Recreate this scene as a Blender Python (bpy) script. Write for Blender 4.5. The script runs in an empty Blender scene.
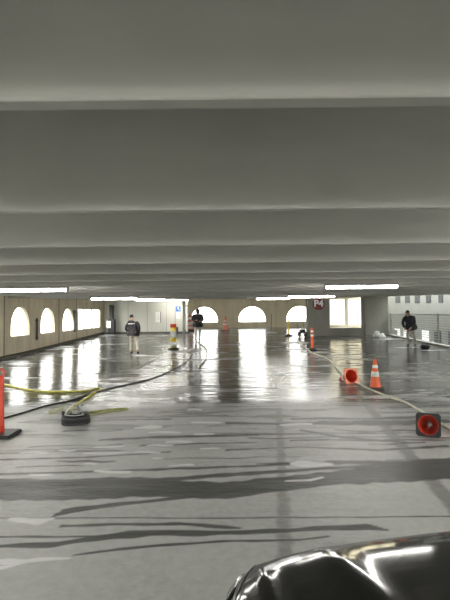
import bpy, bmesh, math, random
import numpy as np
from mathutils import Vector, Matrix
from mathutils.geometry import tessellate_polygon
random.seed(5)
PI = math.pi
sc = bpy.context.scene
C = sc.collection

# ------------------------------------------------------------------ camera
cam_d = bpy.data.cameras.new('camera'); cam = bpy.data.objects.new('camera', cam_d); C.objects.link(cam)
cam_d.sensor_width = 36; cam_d.lens = 27.0; cam_d.clip_start = .05; cam_d.clip_end = 400
CAMZ = 1.6
MC = Matrix.Translation((0, 0, CAMZ)) @ Matrix.Rotation(math.radians(90 + 1.78), 4, 'X') @ Matrix.Rotation(math.radians(-.57), 4, 'Z')
cam.matrix_world = MC
sc.camera = cam
sc.view_settings.view_transform = 'Standard'
sc.view_settings.look = 'None'
sc.view_settings.gamma = 1
sc.view_settings.use_curve_mapping = False
sc.view_settings.exposure = 1.65

def rise(y):            # the deck climbs gently beyond 18 m
    s = .7; t = (y - 18) / s
    if t > 30: return .028 * (y - 18)
    return .028 * s * math.log(1 + math.exp(t))

def at(px, py, z=0.0, floor=True):     # pixel of the photograph -> point z above the deck
    d = MC.to_3x3() @ Vector(((px - 225) / 450, (300 - py) / 450, -1))
    h = z
    for _ in range(30):
        t = (h - CAMZ) / d.z
        p = Vector((0, 0, CAMZ)) + d * t
        h = z + (rise(p.y) if floor else 0)
    return p
def atY(px, py, Y):
    d = MC.to_3x3() @ Vector(((px - 225) / 450, (300 - py) / 450, -1))
    return Vector((0, 0, CAMZ)) + d * (Y / d.y)

# ------------------------------------------------------------------ materials
def mat(name, col, rough=.6, metal=0, noise=0, nscale=6, emis=None, bump=0, coat=0, spec=.5, col2=None):
    m = bpy.data.materials.new(name); m.use_nodes = True
    n = m.node_tree.nodes; l = m.node_tree.links
    b = n['Principled BSDF']
    b.inputs['Base Color'].default_value = (*col, 1)
    b.inputs['Roughness'].default_value = rough
    b.inputs['Metallic'].default_value = metal
    b.inputs['Specular IOR Level'].default_value = spec
    if coat:
        b.inputs['Coat Weight'].default_value = coat; b.inputs['Coat Roughness'].default_value = .02
    if emis:
        b.inputs['Emission Color'].default_value = (*emis[0], 1); b.inputs['Emission Strength'].default_value = emis[1]
    tc = n.new('ShaderNodeTexCoord')
    nz = n.new('ShaderNodeTexNoise'); nz.inputs['Scale'].default_value = nscale; nz.inputs['Detail'].default_value = 6
    l.new(tc.outputs['Object'], nz.inputs['Vector'])
    mx = n.new('ShaderNodeMix'); mx.data_type = 'RGBA'
    k = noise if noise else .06
    c2 = col2 if col2 else tuple(c * (1 - k) for c in col)
    mx.inputs[6].default_value = (*c2, 1); mx.inputs[7].default_value = (*[min(1, c * (1 + k * .6)) for c in col], 1)
    rp = n.new('ShaderNodeValToRGB'); rp.color_ramp.elements[0].position = .35; rp.color_ramp.elements[1].position = .65
    l.new(nz.outputs['Fac'], rp.inputs['Fac']); l.new(rp.outputs['Color'], mx.inputs[0])
    l.new(mx.outputs[2], b.inputs['Base Color'])
    if bump:
        bp = n.new('ShaderNodeBump'); bp.inputs['Strength'].default_value = bump; bp.inputs['Distance'].default_value = .01
        l.new(nz.outputs['Fac'], bp.inputs['Height']); l.new(bp.outputs['Normal'], b.inputs['Normal'])
    return m

def streak_concrete(name, col, dark, sx, sy, sz, k=.5, rough=.75):
    m = bpy.data.materials.new(name); m.use_nodes = True
    n = m.node_tree.nodes; l = m.node_tree.links; b = n['Principled BSDF']; b.inputs['Roughness'].default_value = rough
    tc = n.new('ShaderNodeTexCoord'); mp = n.new('ShaderNodeMapping'); mp.inputs['Scale'].default_value = (sx, sy, sz)
    l.new(tc.outputs['Object'], mp.inputs['Vector'])
    a = n.new('ShaderNodeTexNoise'); a.inputs['Scale'].default_value = 1; a.inputs['Detail'].default_value = 7; a.inputs['Roughness'].default_value = .6
    l.new(mp.outputs['Vector'], a.inputs['Vector'])
    c = n.new('ShaderNodeTexNoise'); c.inputs['Scale'].default_value = .9; c.inputs['Detail'].default_value = 8
    l.new(tc.outputs['Object'], c.inputs['Vector'])
    r1 = n.new('ShaderNodeValToRGB'); r1.color_ramp.elements[0].position = .3; r1.color_ramp.elements[1].position = .7
    l.new(a.outputs['Fac'], r1.inputs['Fac'])
    ad = n.new('ShaderNodeMath'); ad.operation = 'MULTIPLY_ADD'; ad.inputs[1].default_value = k
    l.new(r1.outputs['Color'], ad.inputs[0]); 
    m2 = n.new('ShaderNodeMath'); m2.operation = 'MULTIPLY'; m2.inputs[1].default_value = 1 - k
    l.new(c.outputs['Fac'], m2.inputs[0]); l.new(m2.outputs[0], ad.inputs[2])
    mx = n.new('ShaderNodeMix'); mx.data_type = 'RGBA'; mx.inputs[6].default_value = (*dark, 1); mx.inputs[7].default_value = (*col, 1)
    l.new(ad.outputs[0], mx.inputs[0]); l.new(mx.outputs[2], b.inputs['Base Color'])
    bp = n.new('ShaderNodeBump'); bp.inputs['Strength'].default_value = .15; bp.inputs['Distance'].default_value = .01
    l.new(c.outputs['Fac'], bp.inputs['Height']); l.new(bp.outputs['Normal'], b.inputs['Normal'])
    return m

M = {}
M['ceiling'] = streak_concrete('ceiling_concrete', (.43, .42, .385), (.29, .285, .26), .5, .5, 2.5, .35, .6)
M['tan'] = streak_concrete('tan_concrete', (.74, .66, .49), (.42, .36, .25), 2.2, 2.2, .3, .6)
M['backtan'] = streak_concrete('pale_tan_concrete', (.86, .77, .58), (.56, .49, .35), 2.2, 2.2, .3, .5)
M['grey'] = streak_concrete('grey_panel', (.66, .65, .58), (.50, .50, .44), 1.5, 1.5, .2, .6)
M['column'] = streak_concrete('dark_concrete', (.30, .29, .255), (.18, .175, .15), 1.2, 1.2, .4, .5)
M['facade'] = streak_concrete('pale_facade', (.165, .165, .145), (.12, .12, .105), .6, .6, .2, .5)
M['sill'] = mat('sill_paint', (.62, .58, .42), .6, noise=.2)
M['ground'] = mat('outdoor_paving', (.42, .42, .38), .9, noise=.3, nscale=.5)
M['base'] = mat('dark_kerb', (.07, .065, .05), .6, noise=.3)
M['black'] = mat('black_rubber', (.015, .015, .016), .5, noise=.3)
M['orange'] = mat('orange_plastic', (.85, .13, .03), .45, noise=.15)
M['red'] = mat('red_orange_plastic', (.70, .06, .025), .45, noise=.15)
M['pinkor'] = mat('faded_orange_plastic', (.85, .28, .16), .5, noise=.15)
M['yellow'] = mat('yellow_plastic', (.90, .66, .05), .45, noise=.15)
M['white'] = mat('white_sheeting', (.82, .82, .78), .45, noise=.08)
M['hose_w'] = mat('cream_hose', (.72, .70, .55), .4, noise=.2, nscale=20)
M['hose_y'] = mat('yellow_hose', (.72, .68, .12), .4, noise=.2, nscale=20)
M['hose_g'] = mat('olive_hose', (.42, .43, .16), .4, noise=.25, nscale=20)
M['hose_b'] = mat('dark_hose', (.04, .038, .03), .4, noise=.3, nscale=20)
M['steel'] = mat('brushed_steel', (.55, .55, .53), .3, .9, noise=.15)
M['darksteel'] = mat('dark_metal', (.06, .06, .06), .45, .6, noise=.2)
M['rail'] = mat('rail_metal', (.22, .22, .20), .5, .5, noise=.2)
M['housing'] = mat('fixture_housing', (.25, .25, .24), .5, noise=.1)
M['tube'] = mat('lit_tube', (1, 1, 1), .5, emis=((1.0, .98, .92), 20))
M['skin'] = mat('skin', (.45, .27, .19), .55, noise=.1)
M['hair'] = mat('dark_hair', (.02, .016, .012), .6, noise=.3, nscale=40)
M['jacket'] = mat('black_jacket', (.018, .018, .022), .8, noise=.4, nscale=12)
M['jacket2'] = mat('charcoal_jacket', (.028, .024, .03), .8, noise=.4, nscale=12)
M['khaki'] = mat('khaki_cloth', (.62, .56, .46), .8, noise=.15, nscale=12)
M['khaki2'] = mat('pale_khaki_cloth', (.55, .53, .46), .8, noise=.15, nscale=12)
M['khaki3'] = mat('grey_khaki_cloth', (.30, .28, .23), .8, noise=.2, nscale=12)
M['eye'] = mat('eye_dark', (.02, .02, .02), .2)
M['paint'] = mat('black_car_paint', (.004, .004, .005), .10, 0, coat=.15, spec=.4)
M['glass'] = mat('dark_car_glass', (.01, .012, .012), .03, 0, spec=.8)
M['lamp'] = mat('headlamp_chrome', (.75, .75, .72), .12, .9)
M['lens'] = mat('headlamp_lens', (.05, .052, .052), .04, .3, coat=1)
M['trim'] = mat('chrome_trim', (.8, .8, .78), .08, 1)
M['signred'] = mat('sign_red', (.20, .02, .025), .5, noise=.1)
M['signblue'] = mat('sign_blue', (.03, .16, .62), .5, noise=.1)
M['darkwin'] = mat('dark_window', (.02, .022, .024), .7, noise=.3)
M['letter'] = mat('white_letter', (.85, .83, .82), .6)

# ------------------------------------------------------------------ mesh helpers
def obj(name, bm, m, parent=None, smooth=False):
    bmesh.ops.recalc_face_normals(bm, faces=bm.faces[:])
    me = bpy.data.meshes.new(name); bm.to_mesh(me); bm.free()
    if m is not None: me.materials.append(m)
    if smooth:
        for p in me.polygons: p.use_smooth = True
    o = bpy.data.objects.new(name, me); C.objects.link(o)
    if parent is not None: o.parent = parent
    return o
def tag(o, label=None, cat=None, group=None, kind=None):
    if label: o['label'] = label
    if cat: o['category'] = cat
    if group: o['group'] = group
    if kind: o['kind'] = kind
    return o
def empty(name, loc=(0, 0, 0), rz=0):
    o = bpy.data.objects.new(name, None); C.objects.link(o); o.location = loc; o.rotation_euler = (0, 0, rz); o.empty_display_size = .2
    return o
def copy_tree(o, parent=None):
    c = o.copy(); C.objects.link(c)
    if parent is not None: c.parent = parent
    for ch in [x for x in list(C.objects) if x.parent == o]: copy_tree(ch, c)
    return c
def box(bm, x0, x1, y0, y1, z0, z1, bev=0):
    r = bmesh.ops.create_cube(bm, size=1)
    for v in r['verts']:
        v.co = Vector(((x0 + x1) / 2 + v.co.x * (x1 - x0), (y0 + y1) / 2 + v.co.y * (y1 - y0), (z0 + z1) / 2 + v.co.z * (z1 - z0)))
    if bev:
        es = set(e for v in r['verts'] for e in v.link_edges)
        bmesh.ops.bevel(bm, geom=list(es), offset=bev, segments=2, affect='EDGES')
    return bm
def B(*a, **k): return box(bmesh.new(), *a, **k)
def lathe(prof, n=24, bm=None, mtx=None):     # prof [(r,z)]
    bm = bm or bmesh.new(); rings = []
    for r, z in prof:
        ring = []
        for i in range(n):
            a = 2 * PI * i / n
            v = Vector((r * math.cos(a), r * math.sin(a), z))
            if mtx: v = mtx @ v
            ring.append(bm.verts.new(v))
        rings.append(ring)
    for a, b in zip(rings, rings[1:]):
        for i in range(n):
            bm.faces.new((a[i], a[(i + 1) % n], b[(i + 1) % n], b[i]))
    return bm
def catmull(pts, n=8):
    pts = [Vector(p) for p in pts]; P = [pts[0]] + pts + [pts[-1]]; out = []
    for i in range(1, len(P) - 2):
        for k in range(n):
            t = k / n
            a, b, c, d = P[i - 1], P[i], P[i + 1], P[i + 2]
            out.append(.5 * ((2 * b) + (c - a) * t + (2 * a - 5 * b + 4 * c - d) * t * t + (3 * b - a - 3 * c + d) * t ** 3))
    out.append(pts[-1]); return out
def tube(pts, r, n=8, bm=None, cap=True):
    bm = bm or bmesh.new(); rings = []; pts = [Vector(p) for p in pts]
    up = Vector((0, 0, 1))
    for i, p in enumerate(pts):
        d = (pts[min(i + 1, len(pts) - 1)] - pts[max(i - 1, 0)]).normalized()
        u = up if abs(d.dot(up)) < .95 else Vector((1, 0, 0))
        a = d.cross(u).normalized(); b = a.cross(d)
        rr = r(i / (len(pts) - 1)) if callable(r) else r
        rings.append([bm.verts.new(p + rr * (math.cos(2 * PI * k / n) * a + math.sin(2 * PI * k / n) * b)) for k in range(n)])
    for a, b in zip(rings, rings[1:]):
        for k in range(n): bm.faces.new((a[k], a[(k + 1) % n], b[(k + 1) % n], b[k]))
    if cap: bm.faces.new(rings[0]); bm.faces.new(rings[-1][::-1])
    return bm

def pierced(name, outer, holes, mapf, thick, m, parent=None):
    """flat panel with holes: 2D loops mapped by mapf(u,v,w), w in 0..thick"""
    loops = [outer] + holes
    flat = [p for lp in loops for p in lp]
    tris = tessellate_polygon([[Vector((p[0], p[1], 0)) for p in lp] for lp in loops])
    bm = bmesh.new()
    f = [bm.verts.new(mapf(u, v, 0)) for u, v in flat]; b = [bm.verts.new(mapf(u, v, thick)) for u, v in flat]
    for t in tris:
        try:
            bm.faces.new([f[i] for i in t]); bm.faces.new([b[i] for i in t][::-1])
        except ValueError: pass
    k = 0
    for lp in loops:
        n = len(lp)
        for i in range(n):
            j = (i + 1) % n
            bm.faces.new((f[k + i], f[k + j], b[k + j], b[k + i]))
        k += n
    return obj(name, bm, m, parent)
def arch(uc, w, z0, z1, n=20):      # arched opening loop
    r = w / 2; ry = min(r, z1 - z0 - .05) if (z1 - z0) < r * 1.4 else (z1 - z0) * .72
    pts = [(uc - r, z0), (uc + r, z0)]
    for i in range(n + 1):
        a = PI * i / n
        pts.append((uc + r * math.cos(a), z1 - ry + ry * math.sin(a)))
    return pts
def rect(u0, u1, z0, z1): return [(u0, z0), (u1, z0), (u1, z1), (u0, z1)]
def ringframe(name, loop, grow, mapf, w0, w1, m, parent=None):
    cu = sum(p[0] for p in loop) / len(loop); cv = sum(p[1] for p in loop) / len(loop)
    inner = []
    for u, v in loop:
        d = Vector((u - cu, v - cv)); L = d.length; d = d / L * (L - grow); inner.append((cu + d.x, cv + d.y))
    bm = bmesh.new(); n = len(loop)
    A = [bm.verts.new(mapf(u, v, w0)) for u, v in loop]; Bv = [bm.verts.new(mapf(u, v, w0)) for u, v in inner]
    A2 = [bm.verts.new(mapf(u, v, w1)) for u, v in loop]; B2 = [bm.verts.new(mapf(u, v, w1)) for u, v in inner]
    for i in range(n):
        j = (i + 1) % n
        bm.faces.new((A[i], A[j], Bv[j], Bv[i])); bm.faces.new((A2[i], A2[j], B2[j], B2[i]))
        bm.faces.new((Bv[i], Bv[j], B2[j], B2[i])); bm.faces.new((A[i], A[j], A2[j], A2[i]))
    return obj(name, bm, m, parent)
S = 'structure'

# ------------------------------------------------------------------ floor with wet marks, suds and painted glints
def px_line(pts):               # marks traced on the deck: centre and half width in metres
    out = []
    for px, py, hw in pts:
        p = at(px, py); q = at(px, py - hw)
        out.append((p.x, p.y, q.y - p.y))
    out.sort(); return out
STREAKS = [
 [(-40,489,10),(0,489,10),(50,489,10),(110,489,9),(150,488,8),(225,490,8),(280,484,7),(330,478,6),(380,474,8),(450,470,8),(500,468,8)],
 [(50,482,1.2),(110,479,2),(160,480,2),(225,475,2),(300,470,1.5),(400,464,1.5),(460,463,2)],
 [(-20,475,1),(80,472,1),(225,467,1),(300,464,1),(340,462,2),(400,463,2),(460,459,2)],
 [(50,518,2),(60,513,3.5),(75,510,3),(110,505,2),(170,499,1.5),(225,493,2)],
 [(60,526,1.5),(110,524.5,1.3),(180,524,1.4),(225,527,2),(240,528,.8)],
 [(-20,537,1),(60,537,1),(105,536,.8)],
 [(-20,547,2),(55,544,2.6),(90,539,3),(125,535,3.5),(150,533,3),(225,533,2.5),(280,531,2),(330,528,2.5),(370,527,3),(387,530,1)],
 [(70,556,.8),(120,549,1.5),(180,544,1.3),(225,541,1.2),(300,540,1),(330,536,.8)],
 [(-20,518,.5),(225,518,.6),(500,516,.7)],
 [(225,423,1.2),(280,424,1.2),(330,423,2),(400,423,2.5),(450,421,2)],
 [(300,430,1),(340,437,1.2),(410,443,1)],
 [(225,450,.8),(300,447,.6),(380,450,1),(450,446,1)],
 [(-10,460,.8),(90,457,.8),(170,452,.7)],
 [(100,440,1),(160,437,1.4),(260,435,.8)],
]
FOAM_GLINTS = [  # suds streaks, plus lamp reflections and glints painted as pale marks
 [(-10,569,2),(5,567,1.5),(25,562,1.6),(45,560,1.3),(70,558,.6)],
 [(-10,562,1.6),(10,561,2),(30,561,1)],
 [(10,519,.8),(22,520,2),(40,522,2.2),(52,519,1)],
 [(290,464,1.0),(300,464,1.9),(325,464,1.7),(333,464,.8)],  # painted reflection of the right strip light
 [(95,471,.7),(110,472,1),(132,472,.8)],  # another lamp reflection painted as a pale mark
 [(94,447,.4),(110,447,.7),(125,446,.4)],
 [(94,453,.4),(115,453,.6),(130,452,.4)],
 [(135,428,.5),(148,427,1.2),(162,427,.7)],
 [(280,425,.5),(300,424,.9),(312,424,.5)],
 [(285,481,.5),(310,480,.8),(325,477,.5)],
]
_r = random.Random(11)
for _ in range(34):
    py = _r.uniform(404, 470); x0 = _r.uniform(-20, 400); L = _r.uniform(40, 170); hh = _r.uniform(.25, .8) ; sl = _r.uniform(-.03, .01)
    STREAKS.append([(x0 + L * q, py + sl * L * q + _r.uniform(-.8, .8), hh * _r.uniform(.5, 1.4)) for q in (0, .25, .5, .75, 1)])
for _ in range(16):  # tiny glints of light painted on the deck
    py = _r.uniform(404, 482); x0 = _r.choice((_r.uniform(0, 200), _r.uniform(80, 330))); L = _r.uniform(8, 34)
    FOAM_GLINTS.append([(x0 + L * q, py + _r.uniform(-.5, .5), .5 * (1 - abs(q - .5)) + .15) for q in (0, .3, .6, 1)])
def mkfloor():
    ys = [-8.0]
    while ys[-1] < 36.0:
        y = ys[-1]; a = max(abs(y), 2.2); ys.append(y + (a * a / 900 if y > 1.6 else .25) if a < 30 else y + .9)
    ys = np.array(ys); xs = np.arange(-8.4, 10.3, .03)
    nx, ny = len(xs), len(ys)
    X, Y = np.meshgrid(xs, ys)
    Z = np.vectorize(rise)(ys)[:, None] * np.ones_like(X)
    def nz(x, y, seed):
        r = np.random.RandomState(seed); s = 0
        for k in range(10):
            fx, fy = r.uniform(.8, 9), r.uniform(.8, 9); s = s + np.sin(x * fx + y * fy * .6 + r.uniform(0, 6)) / (1 + .25 * k)
        return s / 4
    W = np.zeros_like(X); F = np.zeros_like(X)
    def lay(A, lst, soft, seed, gain=1, wid=1):
        for k, pl in enumerate(lst):
            w = px_line(pl); wx = [p[0] for p in w]; wy = [p[1] for p in w]; wh = [p[2] for p in w]
            yc = np.interp(X, wx, wy) + .012 * nz(X * 2, Y, seed + k)
            hw = np.interp(X, wx, wh) * (1 + (.35 if k else .12) * nz(X * 3.1, Y * 2, seed + 50 + k)) * wid
            inside = (X > wx[0]) & (X < wx[-1])
            d = np.clip((hw - abs(Y - yc)) / (soft * Y * Y / 720) + .5, 0, 1) * inside
            np.maximum(A, d * gain, out=A)
    lay(W, STREAKS, .9, 100)
    lay(F, FOAM_GLINTS, .9, 300, 1, 1.35)
    # damp joints running away from the viewer
    for x0, y0, sl, hw, g in ((.37, 2.9, .11, .05, .5), (1.86, 3.72, .14, .075, .6)):
        d = np.clip((hw - abs(X - (x0 + sl * (Y - y0))) + .02 * nz(X * 5, Y * 6, 7)) / .03 + .5, 0, 1) * (Y < 9)
        np.maximum(W, d * g, out=W)
    # standing water further out
    far = np.clip((Y + .5 * nz(X * .6, Y * .8, 3) - 7.2) / 1.3, 0, 1)
    mid = np.clip((Y - 4.6) / 3, 0, 1)
    me = bpy.data.meshes.new('floor')
    co = np.stack([X, Y, Z], -1).reshape(-1, 3)
    idx = np.arange(nx * ny).reshape(ny, nx)
    q = np.stack([idx[:-1, :-1], idx[:-1, 1:], idx[1:, 1:], idx[1:, :-1]], -1).reshape(-1, 4)
    me.vertices.add(len(co)); me.vertices.foreach_set('co', co.ravel().astype(np.float32))
    me.loops.add(q.size); me.loops.foreach_set('vertex_index', q.ravel().astype(np.int32))
    me.polygons.add(len(q)); me.polygons.foreach_set('loop_start', np.arange(0, q.size, 4, dtype=np.int32))
    me.update(calc_edges=True); me.validate()
    for nm, A in (('wet', W), ('foam_glint', F), ('pool', far), ('mid', mid)):
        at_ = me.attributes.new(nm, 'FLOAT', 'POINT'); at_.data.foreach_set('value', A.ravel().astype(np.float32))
    me.polygons.foreach_set('use_smooth', np.ones(len(q), dtype=bool))
    o = bpy.data.objects.new('floor', me); C.objects.link(o)
    # material
    m = bpy.data.materials.new('wet_concrete_deck'); m.use_nodes = True
    n = m.node_tree.nodes; l = m.node_tree.links; b = n['Principled BSDF']
    tc = n.new('ShaderNodeTexCoord')
    def A_(nm):
        a = n.new('ShaderNodeAttribute'); a.attribute_name = nm; return a.outputs['Fac']
    def noise(sx, sy, sc_, det=5, rough=.5):
        mp = n.new('ShaderNodeMapping'); mp.inputs['Scale'].default_value = (sx, sy, 1); l.new(tc.outputs['Object'], mp.inputs['Vector'])
        t = n.new('ShaderNodeTexNoise'); t.inputs['Scale'].default_value = sc_; t.inputs['Detail'].default_value = det; t.inputs['Roughness'].default_value = rough
        l.new(mp.outputs['Vector'], t.inputs['Vector']); return t.outputs['Fac']
    def mth(op, a, b_=None, c=None, clamp=False):
        t = n.new('ShaderNodeMath'); t.operation = op; t.use_clamp = clamp
        for i, v in enumerate((a, b_, c)):
            if v is None: continue
            if isinstance(v, (int, float)): t.inputs[i].default_value = v
            else: l.new(v, t.inputs[i])
        return t.outputs[0]
    def sstep(v, lo, hi):
        t = n.new('ShaderNodeMapRange'); t.interpolation_type = 'SMOOTHSTEP'; t.inputs[1].default_value = lo; t.inputs[2].default_value = hi
        l.new(v, t.inputs[0]); return t.outputs[0]
    def mixc(f, a, b_):
        t = n.new('ShaderNodeMix'); t.data_type = 'RGBA'; l.new(f, t.inputs[0])
        for i, v in ((6, a), (7, b_)):
            if isinstance(v, tuple): t.inputs[i].default_value = (*v, 1)
            else: l.new(v, t.inputs[i])
        return t.outputs[2]
    big = noise(.35, .9, 1.0, 5, .55)
    patch = sstep(big, .40, .52)
    film = sstep(noise(.6, 2.2, 1.3, 6, .6), .50, .60)
    pool = mth('MULTIPLY', A_('pool'), mth('MULTIPLY_ADD', mth('MAXIMUM', patch, sstep(noise(.45, 1.9, 1.0, 5, .6), .47, .53)), .85, .15))
    midf = mth('MULTIPLY', mth('MULTIPLY', A_('mid'), film), .8)
    wet = mth('MAXIMUM', mth('MAXIMUM', A_('wet'), pool), midf)
    fine = noise(1, 1, 14, 8, .65); blot = noise(1, 1, 1.2, 6, .6)
    dry = mixc(sstep(blot, .3, .7), DRY1, DRY2)
    dry = mixc(sstep(fine, .25, .8), dry, DRY3)
    wc = mixc(A_('pool'), WET1, WET2)
    col = mixc(wet, dry, wc)
    col = mixc(A_('foam_glint'), col, (.98, .98, .98))  # suds and painted reflections share one near-white colour
    l.new(col, b.inputs['Base Color'])
    rd = mth('MULTIPLY_ADD', A_('pool'), .06, .44)      # damp film beyond the dry apron
    rw = mth('MULTIPLY_ADD', A_('pool'), -.37, .43)
    t = n.new('ShaderNodeMix'); t.data_type = 'FLOAT'; l.new(wet, t.inputs[0]); l.new(rd, t.inputs[2]); l.new(rw, t.inputs[3])
    r2 = mth('MAXIMUM', t.outputs[0], mth('MULTIPLY', A_('foam_glint'), .5))
    l.new(r2, b.inputs['Roughness'])
    b.inputs['IOR'].default_value = 1.42
    rip = noise(.8, 1.6, 3.2, 3, .5); rip2 = noise(1.2, 2.4, 16, 2, .5)
    h = mth('MULTIPLY_ADD', rip2, .2, mth('MULTIPLY_ADD', noise(.5, 2.2, 1.1, 4, .6), 2.2, rip))
    bp = n.new('ShaderNodeBump'); bp.inputs['Strength'].default_value = 1; bp.inputs['Distance'].default_value = .013
    l.new(h, bp.inputs['Height']); l.new(bp.outputs['Normal'], b.inputs['Normal'])
    me.materials.append(m)
    tag(o, kind=S)
DRY1, DRY2, DRY3 = (.50, .505, .485), (.62, .62, .60), (.70, .70, .675)
WET1, WET2 = (.10, .10, .09), (.13, .13, .122)
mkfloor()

# ground outside
bm = bmesh.new(); box(bm, -90, 110, -60, 160, -.9, -.35); tag(obj('ground', bm, M['ground']), kind=S)
# slab edge under the deck so nothing floats
bm = bmesh.new(); box(bm, -8.4, 10.27, -8, 17, -.35, -.012); tag(obj('floor_slab', bm, M['column']), kind=S)

# ------------------------------------------------------------------ ceiling : double tee deck
YE = 36.2
bm = bmesh.new(); prev = None
ys = [-8 + i * .5 for i in range(90)]; ys = [y for y in ys if y < YE] + [YE]
for y in ys:
    z = 3.02 + rise(y)
    row = [bm.verts.new((-8.6, y, z)), bm.verts.new((10.2, y, z)), bm.verts.new((10.2, y, z + .2)), bm.verts.new((-8.6, y, z + .2))]
    if prev:
        for i in range(4): bm.faces.new((prev[i], prev[(i + 1) % 4], row[(i + 1) % 4], row[i]))
    else: bm.faces.new(row)
    prev = row
bm.faces.new(prev[::-1])
ceil = tag(obj('ceiling', bm, M['ceiling']), kind=S)
STEM = []
for k in range(-5, 23):
    y = 1.478 + 1.555 * k
    if y > YE - .2: break
    STEM.append(y); z0 = 2.3 + rise(y)
    # bottom width .085, chamfered arris, tapering up to .2 with a fillet at the slab
    pr = [(-.030, 0), (.030, 0), (.035, .005), (.037, .010), (.085, .66), (.15, .74), (-.15, .74), (-.085, .66), (-.037, .010), (-.035, .005)]
    bm = bmesh.new()
    xsn = [-8.6, -3, 2.5, 10.2]; rows = []
    for x in xsn: rows.append([bm.verts.new((x, y + a, z0 + b_)) for a, b_ in pr])
    for a, b_ in zip(rows, rows[1:]):
        for i in range(len(pr)): bm.faces.new((a[i], a[(i + 1) % len(pr)], b_[(i + 1) % len(pr)], b_[i]))
    bm.faces.new(rows[0]); bm.faces.new(rows[-1][::-1])
    tag(obj('ceiling_beam', bm, M['ceiling'], ceil))

# ------------------------------------------------------------------ walls
XL = -8.2
def mapL(u, v, w): return Vector((XL - w, u, v))
openL = []; wn = 1
ylist = [18.05, 20.85, 23.55]
near = [15.3 - 2.8 * k for k in range(8)]
for yc in ylist: openL.append(arch(yc, 1.62, .80, 1.97))
rectL = rect(25.15, 29.6, .80, 1.96)
holes = list(openL) + [rectL] + [arch(y, 1.62, .80, 1.97) for y in near if y > -7]
pierced('wall_left', [(-8, -.3), (30.62, -.3), (30.62, 3.5), (-8, 3.1)], holes, mapL, .13, M['tan']).__setitem__('kind', S)
for lp in openL + [arch(y, 1.62, .80, 1.97) for y in near if y > -7]:
    w = tag(ringframe('window_%d' % wn, lp, .03, mapL, .05, .10, M['sill']), kind=S); wn += 1
w = tag(ringframe('window_%d' % wn, rectL, .05, mapL, .04, .11, M['sill']), kind=S); wn += 1
for yy in (26.3, 27.85):
    bm = B(XL - .11, XL - .04, yy - .09, yy + .09, .8, 1.96, bev=.01); obj('mullion', bm, M['backtan'], w)
# dark kerb along the left wall
bm = bmesh.new(); prev = None
for y in [-8 + i * .8 for i in range(49)]:
    if y > 30.6: break
    z = rise(y)
    row = [bm.verts.new(p) for p in ((XL, y, z - .05), (XL + .09, y, z - .05), (XL + .09, y, z + .10), (XL, y, z + .13))]
    if prev:
        for i in range(4): bm.faces.new((prev[i], prev[(i + 1) % 4], row[(i + 1) % 4], row[i]))
    else: bm.faces.new(row)
    prev = row
bm.faces.new(prev[::-1]); tag(obj('baseboard_left', bm, M['base']), kind=S)
# panel joints and drain pipes on the left wall
for yy, z0, z1 in ((19.5, .55, 1.5), (24.35, .7, 1.9)):
    t_ = empty('drain_pipe', (XL + .05, yy, z0))
    obj('pipe', tube([(0, 0, 0), (0, 0, z1 - z0)], .045, 10), M['darksteel'], t_)
    for zz in (.12, z1 - z0 - .12): obj('bracket', B(-.05, .05, -.07, .07, zz - .02, zz + .02), M['darksteel'], t_)
    tag(t_, 'dark drain pipe on the tan left wall between the first and second arched windows' if yy < 20 else
        'dark drain pipe on the tan left wall just before the wide rectangular window', 'pipe')
for yy in (16.7, 22.2, 24.8):
    tag(obj('trim_%d' % (int(yy)), B(XL - .004, XL + .012, yy - .02, yy + .02, rise(yy) + .12, 2.95), M['base']), kind=S)

YG = 30.62   # grey partition at the left rear
def mapG(u, v, w): return Vector((u, YG + w, v))
pierced('wall_rear_left', rect(XL - .13, -2.9, 0, 3.5), [], mapG, .25, M['grey']).__setitem__('kind', S)
tag(obj('baseboard_rear_left', B(XL + .1, -2.9, YG - .05, YG + .001, .3, .44), M['base']), kind=S)
for i, x in enumerate((-6.6, -5.3, -4.0, -3.4)):
    tag(obj('trim_%d' % (30 + i), B(x - .015, x + .015, YG - .012, YG + .01, .45, 3.1), M['column']), kind=S)
bm = B(-3.15, -2.9, YG + .25, 36, .1, 3.6); tag(obj('wall_rear_return', bm, M['grey']), kind=S)
YB = 35.7
def mapB(u, v, w): return Vector((u, YB + w, v))
arcs = []
for xc in (-1.67, 2.14, 5.95): arcs.append(arch(xc, 2.2, .93, 2.2))
rr = rect(8.3, 11.05, .62, 2.72)
pierced('wall_back', rect(-3.15, 12.45, 0, 4), arcs + [rr], mapB, .3, M['backtan']).__setitem__('kind', S)
for lp in arcs:
    tag(ringframe('window_%d' % wn, lp, .04, mapB, .10, .24, M['sill']), kind=S); wn += 1
w = tag(ringframe('window_%d' % wn, rr, .07, mapB, .08, .24, M['sill']), kind=S); wn += 1
obj('mullion', B(9.50, 9.80, YB + .08, YB + .22, .62, 2.72, bev=.02), M['tan'], w)
obj('mullion', B(10.45, 10.6, YB + .08, YB + .22, .62, 2.72, bev=.02), M['backtan'], w)
for i, x in enumerate((.25, 4.05, 7.7)):
    tag(obj('trim_%d' % (40 + i), B(x - .02, x + .02, YB - .012, YB + .01, .5, 3.4), M['tan']), kind=S)
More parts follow.
